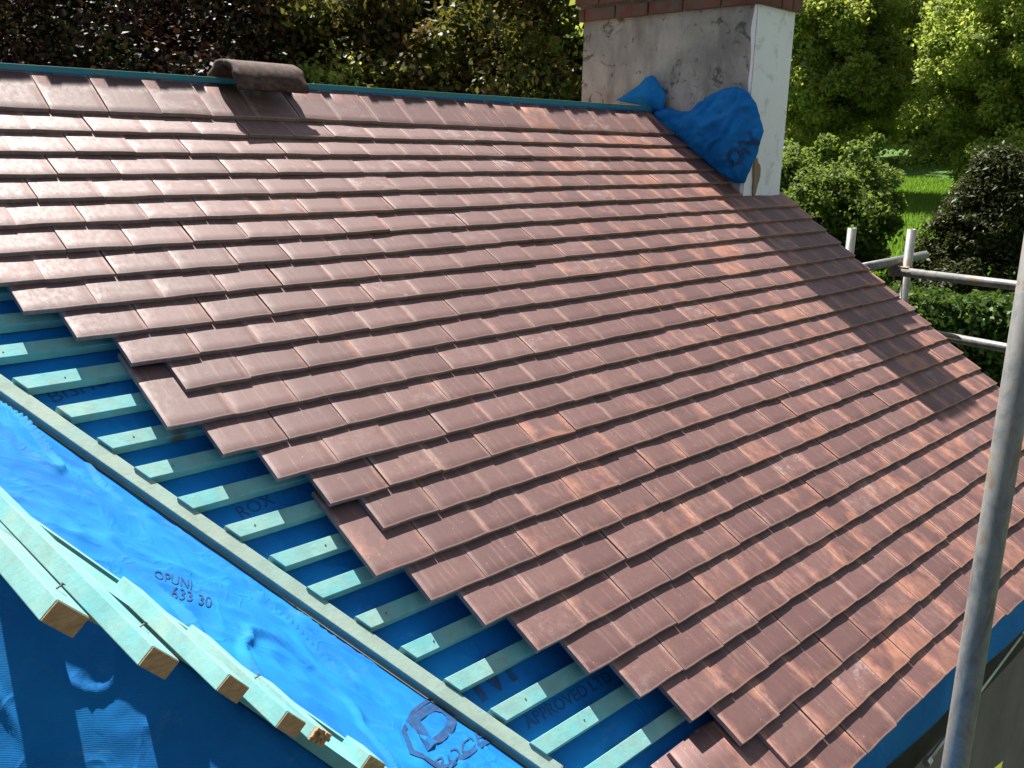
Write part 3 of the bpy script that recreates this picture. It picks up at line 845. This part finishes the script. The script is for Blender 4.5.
# grass blades on the lawn seen past the verge
def blades(n, area, h, seed):
    r = np.random.default_rng(seed); V = np.zeros((n*3, 3)); 
    x = area[0]+(area[1]-area[0])*r.random(n); y = area[2]+(area[3]-area[2])*r.random(n)
    a = r.random(n)*2*np.pi; hh = h*(.5+r.random(n)); wdt = .02+.03*r.random(n); z0 = .06*np.maximum(0, np.hypot(x-CAM.x, y-CAM.y)-14)
    V[0::3] = np.c_[x-np.cos(a)*wdt, y-np.sin(a)*wdt, z0]; V[1::3] = np.c_[x+np.cos(a)*wdt, y+np.sin(a)*wdt, z0]
    V[2::3] = np.c_[x+r.normal(0, .05, n), y+r.normal(0, .05, n), z0+hh]
    return V, np.arange(n*3).reshape(-1, 3)
def raw_mesh(name, V, Fc, material, parent=None):
    me = bpy.data.meshes.new(name); k = Fc.shape[1]; off = np.zeros(3)
    if parent is not None: off = np.array(parent.location)
    me.vertices.add(len(V)); me.vertices.foreach_set('co', (V-off).astype(np.float32).ravel())
    me.loops.add(Fc.size); me.loops.foreach_set('vertex_index', Fc.astype(np.int32).ravel())
    me.polygons.add(len(Fc)); me.polygons.foreach_set('loop_start', np.arange(0, Fc.size, k, dtype=np.int32))
    me.polygons.foreach_set('loop_total', np.full(len(Fc), k, dtype=np.int32)); me.update(calc_edges=True); me.validate()
    me.materials.append(material); o = bpy.data.objects.new(name, me); col.objects.link(o)
    if parent is not None: o.parent = parent
    return o
def leaf_material(name, dark, light, trans=.35, tip=None):
    m, nt, p = mat(name); g = G(nt)
    rnd = g.n('ShaderNodeNewGeometry').outputs['Random Per Island']
    n1 = g.noise(g.pos(), 1.4, 3)
    c = g.mix(rnd, dark, light)
    if tip: c = g.mix(g.ramp(n1, [(.48, 0.0), (.62, .8)]), c, tip)
    g.L(c, p.inputs['Base Color']); p.inputs['Roughness'].default_value = .5; p.inputs['Specular IOR Level'].default_value = .18
    tr = g.n('ShaderNodeBsdfTranslucent'); g.L(g.mix(.5, c, (light[0]*1.6, light[1]*1.5, light[2]*.8)), tr.inputs[0])
    mx = g.n('ShaderNodeMixShader'); mx.inputs[0].default_value = trans
    g.L(p.outputs[0], mx.inputs[1]); g.L(tr.outputs[0], mx.inputs[2])
    out = [n for n in nt.nodes if n.type == 'OUTPUT_MATERIAL'][0]; g.L(mx.outputs[0], out.inputs[0])
    return m
M['l_copper'] = leaf_material('copper_leaves', (.012,.009,.007), (.045,.020,.014), .22, (.04,.06,.015))
M['l_dark'] = leaf_material('dark_leaves', (.012,.028,.007), (.05,.09,.016), .28)
M['l_green'] = leaf_material('green_leaves', (.11,.165,.04), (.28,.34,.085), .58, (.38,.42,.11))
M['l_lime'] = leaf_material('lime_leaves', (.14,.20,.045), (.32,.40,.10), .58, (.42,.46,.13))
M['l_bush'] = leaf_material('bush_leaves', (.06,.105,.022), (.16,.23,.05), .5)
M['l_olive'] = leaf_material('bronze_green_leaves', (.03,.045,.012), (.15,.15,.035), .4, (.13,.06,.03))
M['l_conifer'] = leaf_material('conifer_sprays', (.02,.034,.012), (.07,.078,.022), .2)
M['l_hedge'] = leaf_material('hedge_leaves', (.02,.06,.012), (.10,.16,.035), .3)
M['bark'] = simple('bark', (.05,.04,.03), (.13,.10,.075), 10, .95, 1, .02, stretch=(1,1,.3))
M['grass'] = leaf_material('grass_blades', (.09,.20,.03), (.20,.34,.05), .45)
V, Fc = blades(160000, (14, 52, 0, 26), .20, 5)
tag(raw_mesh('grass', V, Fc, M['grass']), 'sunlit green lawn grass behind the scaffold rails', kind='stuff', cat='grass')

def leaves(centers, rad, per, size, seed, up=.5, elong=1.35):
    r = np.random.default_rng(seed); C = np.repeat(np.array(centers), per, axis=0); n = len(C)
    Rr = np.repeat(np.array(rad), per)[:, None]
    d = r.normal(size=(n, 3)); d /= np.linalg.norm(d, axis=1)[:, None]
    P = C+d*Rr*(r.random((n, 1))**.8)*1.3*np.array([1, 1, .75])
    N = d*.4+r.normal(size=(n, 3))*.7; N[:, 2] += up; N /= np.linalg.norm(N, axis=1)[:, None]
    A = np.cross(N, r.normal(size=(n, 3))); A /= np.linalg.norm(A, axis=1)[:, None]; B = np.cross(N, A)
    s = size*(.55+.9*r.random((n, 1)))
    V = np.empty((n*4, 3)); V[0::4] = P-A*s*elong/2; V[1::4] = P+B*s*.42+N*s*.10; V[2::4] = P+A*s*elong/2; V[3::4] = P-B*s*.42+N*s*.10
    return V, np.arange(n*4).reshape(-1, 4)
def tree(base, H, rx, crown_lo, mat_, label, name='broadleaf_tree', cat='tree', n=150, per=260, size=.11, seed=1, cr=.55, group=None, trunk=.22, shell=.5, clip=None, up=.5):
    rg = np.random.default_rng(seed); base = Vector(base)
    root = empty(name, base); tag(root, label, cat, group)
    H += base.z; crown_lo += base.z; cz = (H+crown_lo)/2; hz = (H-crown_lo)/2; C = []; Rd = []
    while len(C) < n:
        q = rg.normal(size=3); q /= np.linalg.norm(q); rr = shell+(1-shell)*rg.random()
        bulge = 1+(.55 if cat == 'bush' else .28)*noise.noise(Vector((q[0]*2+seed, q[1]*2, q[2]*2)))
        P = np.array([base.x+q[0]*rx*rr*bulge, base.y+q[1]*rx*rr*bulge, cz+q[2]*hz*rr*bulge])
        if P[2] < base.z+.15: continue
        if clip and not clip(P): continue
        C.append(P); Rd.append(cr*(.6+.8*rg.random()))
    V, Fc = leaves(C, Rd, per, size, seed+50, up)
    raw_mesh('crown', V, Fc, mat_, root)
    b = MB(); b.limb([base, base+Vector((.1, .05, (H-base.z)*.3)), base+Vector((-.05, .1, (H-base.z)*.6)), base+Vector((.1, 0, (H-base.z)*.85))], [trunk, trunk*.8, trunk*.5, trunk*.15], 10)
    for i in range(26):
        c0 = Vector(C[int(rg.integers(len(C)))]); s = base+Vector((0, 0, min((c0.z-base.z)*.8, (H-base.z)*(.15+.55*rg.random())))); mid = s.lerp(c0, .5)+Vector((0, 0, .25))
        b.limb([s, mid, c0], [trunk*.3, trunk*.16, .015], 6)
    b.build('trunk', M['bark'], root, True)
    return root
def gz(D): return .06*max(0, D-14)
def gp(x, D):                       # ground point below a viewing direction
    d = ray(x, 150); d.z = 0; d.normalize(); return Vector((CAM.x+d.x*D, CAM.y+d.y*D, gz(D)))
def mt(u): return u
tree(gp(30, 15), 8.6, 4.2, 1.6, M['l_copper'], 'dark copper beech tree behind the left end of the ridge', n=260, per=620, size=.06, seed=11, shell=.35)
tree(gp(235, 16.5), 9, 4.2, 1.4, M['l_copper'], 'dark purple-leaved tree standing behind the loose ridge tile', n=260, per=620, size=.06, seed=12, shell=.35)
tree(gp(130, 21), 9.2, 4.6, 2.0, M['l_dark'], 'dark green tree seen through gaps behind the copper beeches', n=200, per=300, size=.13, seed=13, shell=.3)
tree(gp(345, 12.5), 5.4, .8, 3.0, M['l_lime'], 'small bright green bush glowing between the dark trees behind the ridge', 'shrub', 'bush', n=50, per=200, size=.065, seed=14, cr=.3, trunk=.07, shell=.2)
tree(gp(430, 14), 8, 2.2, 1.6, M['l_olive'], 'bronze green tree behind the middle of the ridge', n=190, per=480, size=.07, seed=15, cr=.42, shell=.3)
tree(gp(575, 15), 8.2, 2.5, 1.6, M['l_green'], 'bright green leafy tree directly left of the chimney', n=190, per=480, size=.08, seed=16, cr=.42, shell=.35)
tree(gp(380, 22), 8.8, 4.5, 1.0, M['l_dark'], 'dark tree filling the gap behind the bronze green tree', n=200, per=300, size=.13, seed=17, shell=.3)
tree(gp(600, 26), 9.8, 5, 1.0, M['l_dark'], 'dark green tree hidden mostly behind the chimney', n=200, per=280, size=.15, seed=18, shell=.3)
# right hand side
tree(gp(828, 50), 13, 4.3, .6, M['l_green'], 'tall green tree directly right of the white chimney face', n=440, per=420, size=.14, seed=21, cr=.62, shell=.25)
tree(gp(1015, 46), 13, 4.4, .9, M['l_lime'], 'bright green broad tree at the right edge above the lawn', n=440, per=420, size=.14, seed=22, cr=.62, shell=.25)
tree(gp(925, 78), 16, 7, .5, M['l_green'], 'distant pale green tree between the two big trees on the right', n=260, per=240, size=.36, seed=23, cr=1.2)
tree(gp(1110, 70), 16, 7, .5, M['l_green'], 'distant green tree behind the bright tree at the right edge', n=200, per=200, size=.38, seed=24, cr=1.2)
tree(gp(760, 72), 16, 7, .5, M['l_dark'], 'distant dark green tree behind the tree beside the chimney', n=220, per=220, size=.36, seed=25, cr=1.2)
tree(gp(850, 27), 3.6, 1.55, .0, M['l_bush'], 'rounded dark green bush on the lawn beyond the short left scaffold post', 'shrub', 'bush', n=170, per=260, size=.09, seed=26, cr=.33, trunk=.08, shell=.3)
tree(gp(790, 36), 3.4, 1.6, .1, M['l_bush'], 'low green bush at the foot of the tree beside the chimney', 'shrub', 'bush', n=150, per=240, size=.11, seed=27, cr=.35, trunk=.08, shell=.3)
tree(Vector((-9, -15, 0)), 8, 4.5, 1.0, M['l_dark'], 'unseen dark tree added behind the viewpoint to cut sky light', n=160, per=60, size=.5, seed=71, cr=1.0)  # unseen tree added to block sky fill on tile edges and chimney
tree(Vector((-16, -6, 0)), 8, 4.5, 1.0, M['l_dark'], 'unseen dark tree added beyond the left side of the house to cut sky light', n=160, per=60, size=.5, seed=73, cr=1.0)  # second unseen tree, added to hold back sky fill
# conifer
def conifer(base, H, r, seed, label):
    rg = np.random.default_rng(seed); root = empty('conifer', base); tag(root, label, 'conifer'); C = []; Rd = []
    for i in range(330):
        z = H*rg.random()**1.3; a = rg.random()*2*np.pi; rr = r*(1-z/H)**.6*(.65+.4*rg.random())*(1+.35*noise.noise(Vector((math.cos(a)*1.5, math.sin(a)*1.5, z*1.3))))
        C.append([base.x+rr*np.cos(a), base.y+rr*np.sin(a), base.z+.15+z]); Rd.append(.15+.25*rg.random())
    V, Fc = leaves(C, Rd, 260, .06, seed, .9, 2.2); raw_mesh('crown', V, Fc, M['l_conifer'], root)
    b = MB(); b.limb([base, base+Vector((0, 0, H*.9))], [.12, .02], 8); b.build('trunk', M['bark'], root, True)
conifer(gp(1000, 26), 3.4, 1.75, 31, 'dark green conifer on the lawn near the right edge')
# hedge
hd = gp(960, 12.5); root = empty('hedge', hd); tag(root, 'clipped dark green hedge with shiny leaves behind the scaffold rails', 'hedge')
rg = np.random.default_rng(41); dr = ray(960, 150); dr.z = 0; dr.normalize(); sd_ = Vector((-dr.y, dr.x, 0)); C = []; Rd = []
HZ = 2.42
for i in range(1500):
    a = rg.uniform(-3.6, 3.6); q = rg.random()
    if q < .55: dz = rg.uniform(.1, HZ); dy = -.5+rg.normal()*.06
    elif q < .9: dz = HZ+rg.normal()*.05; dy = rg.uniform(-.5, .5)
    else: dz = rg.uniform(.1, HZ); dy = .5
    P = hd+sd_*a+dr*dy; C.append([P.x, P.y, dz]); Rd.append(.16)
V, Fc = leaves(C, Rd, 85, .062, 42, .3); raw_mesh('foliage', V, Fc, M['l_hedge'], root)
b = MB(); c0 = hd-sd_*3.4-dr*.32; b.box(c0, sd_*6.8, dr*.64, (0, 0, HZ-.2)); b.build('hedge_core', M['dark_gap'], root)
# leafy shrub at the bottom right corner
q = at(1034, 790, 2.9); tree((q.x, q.y, 0), q.z+.06, .16, q.z-.5, M['l_green'], 'yellow green shrub at the bottom right corner below the eaves', 'shrub', 'bush', n=26, per=120, size=.05, seed=51, cr=.12, trunk=.03, shell=.2)
# distant wood closing the view
C = []; Rd = []; rg = np.random.default_rng(61)
for i in range(900):
    a = rg.uniform(-60, 60); d = ray(512, 150); ang = math.atan2(d.y, d.x)+math.radians(a); D = rg.uniform(100, 116)
    C.append([CAM.x+math.cos(ang)*D, CAM.y+math.sin(ang)*D, 5+rg.uniform(.5, 15)]); Rd.append(rg.uniform(2, 3.6))
V, Fc = leaves(C, Rd, 110, .9, 62, .4); tag(raw_mesh('woodland', V, Fc, M['l_green']), 'far belt of green woodland closing off the garden', cat='woodland', kind='stuff')
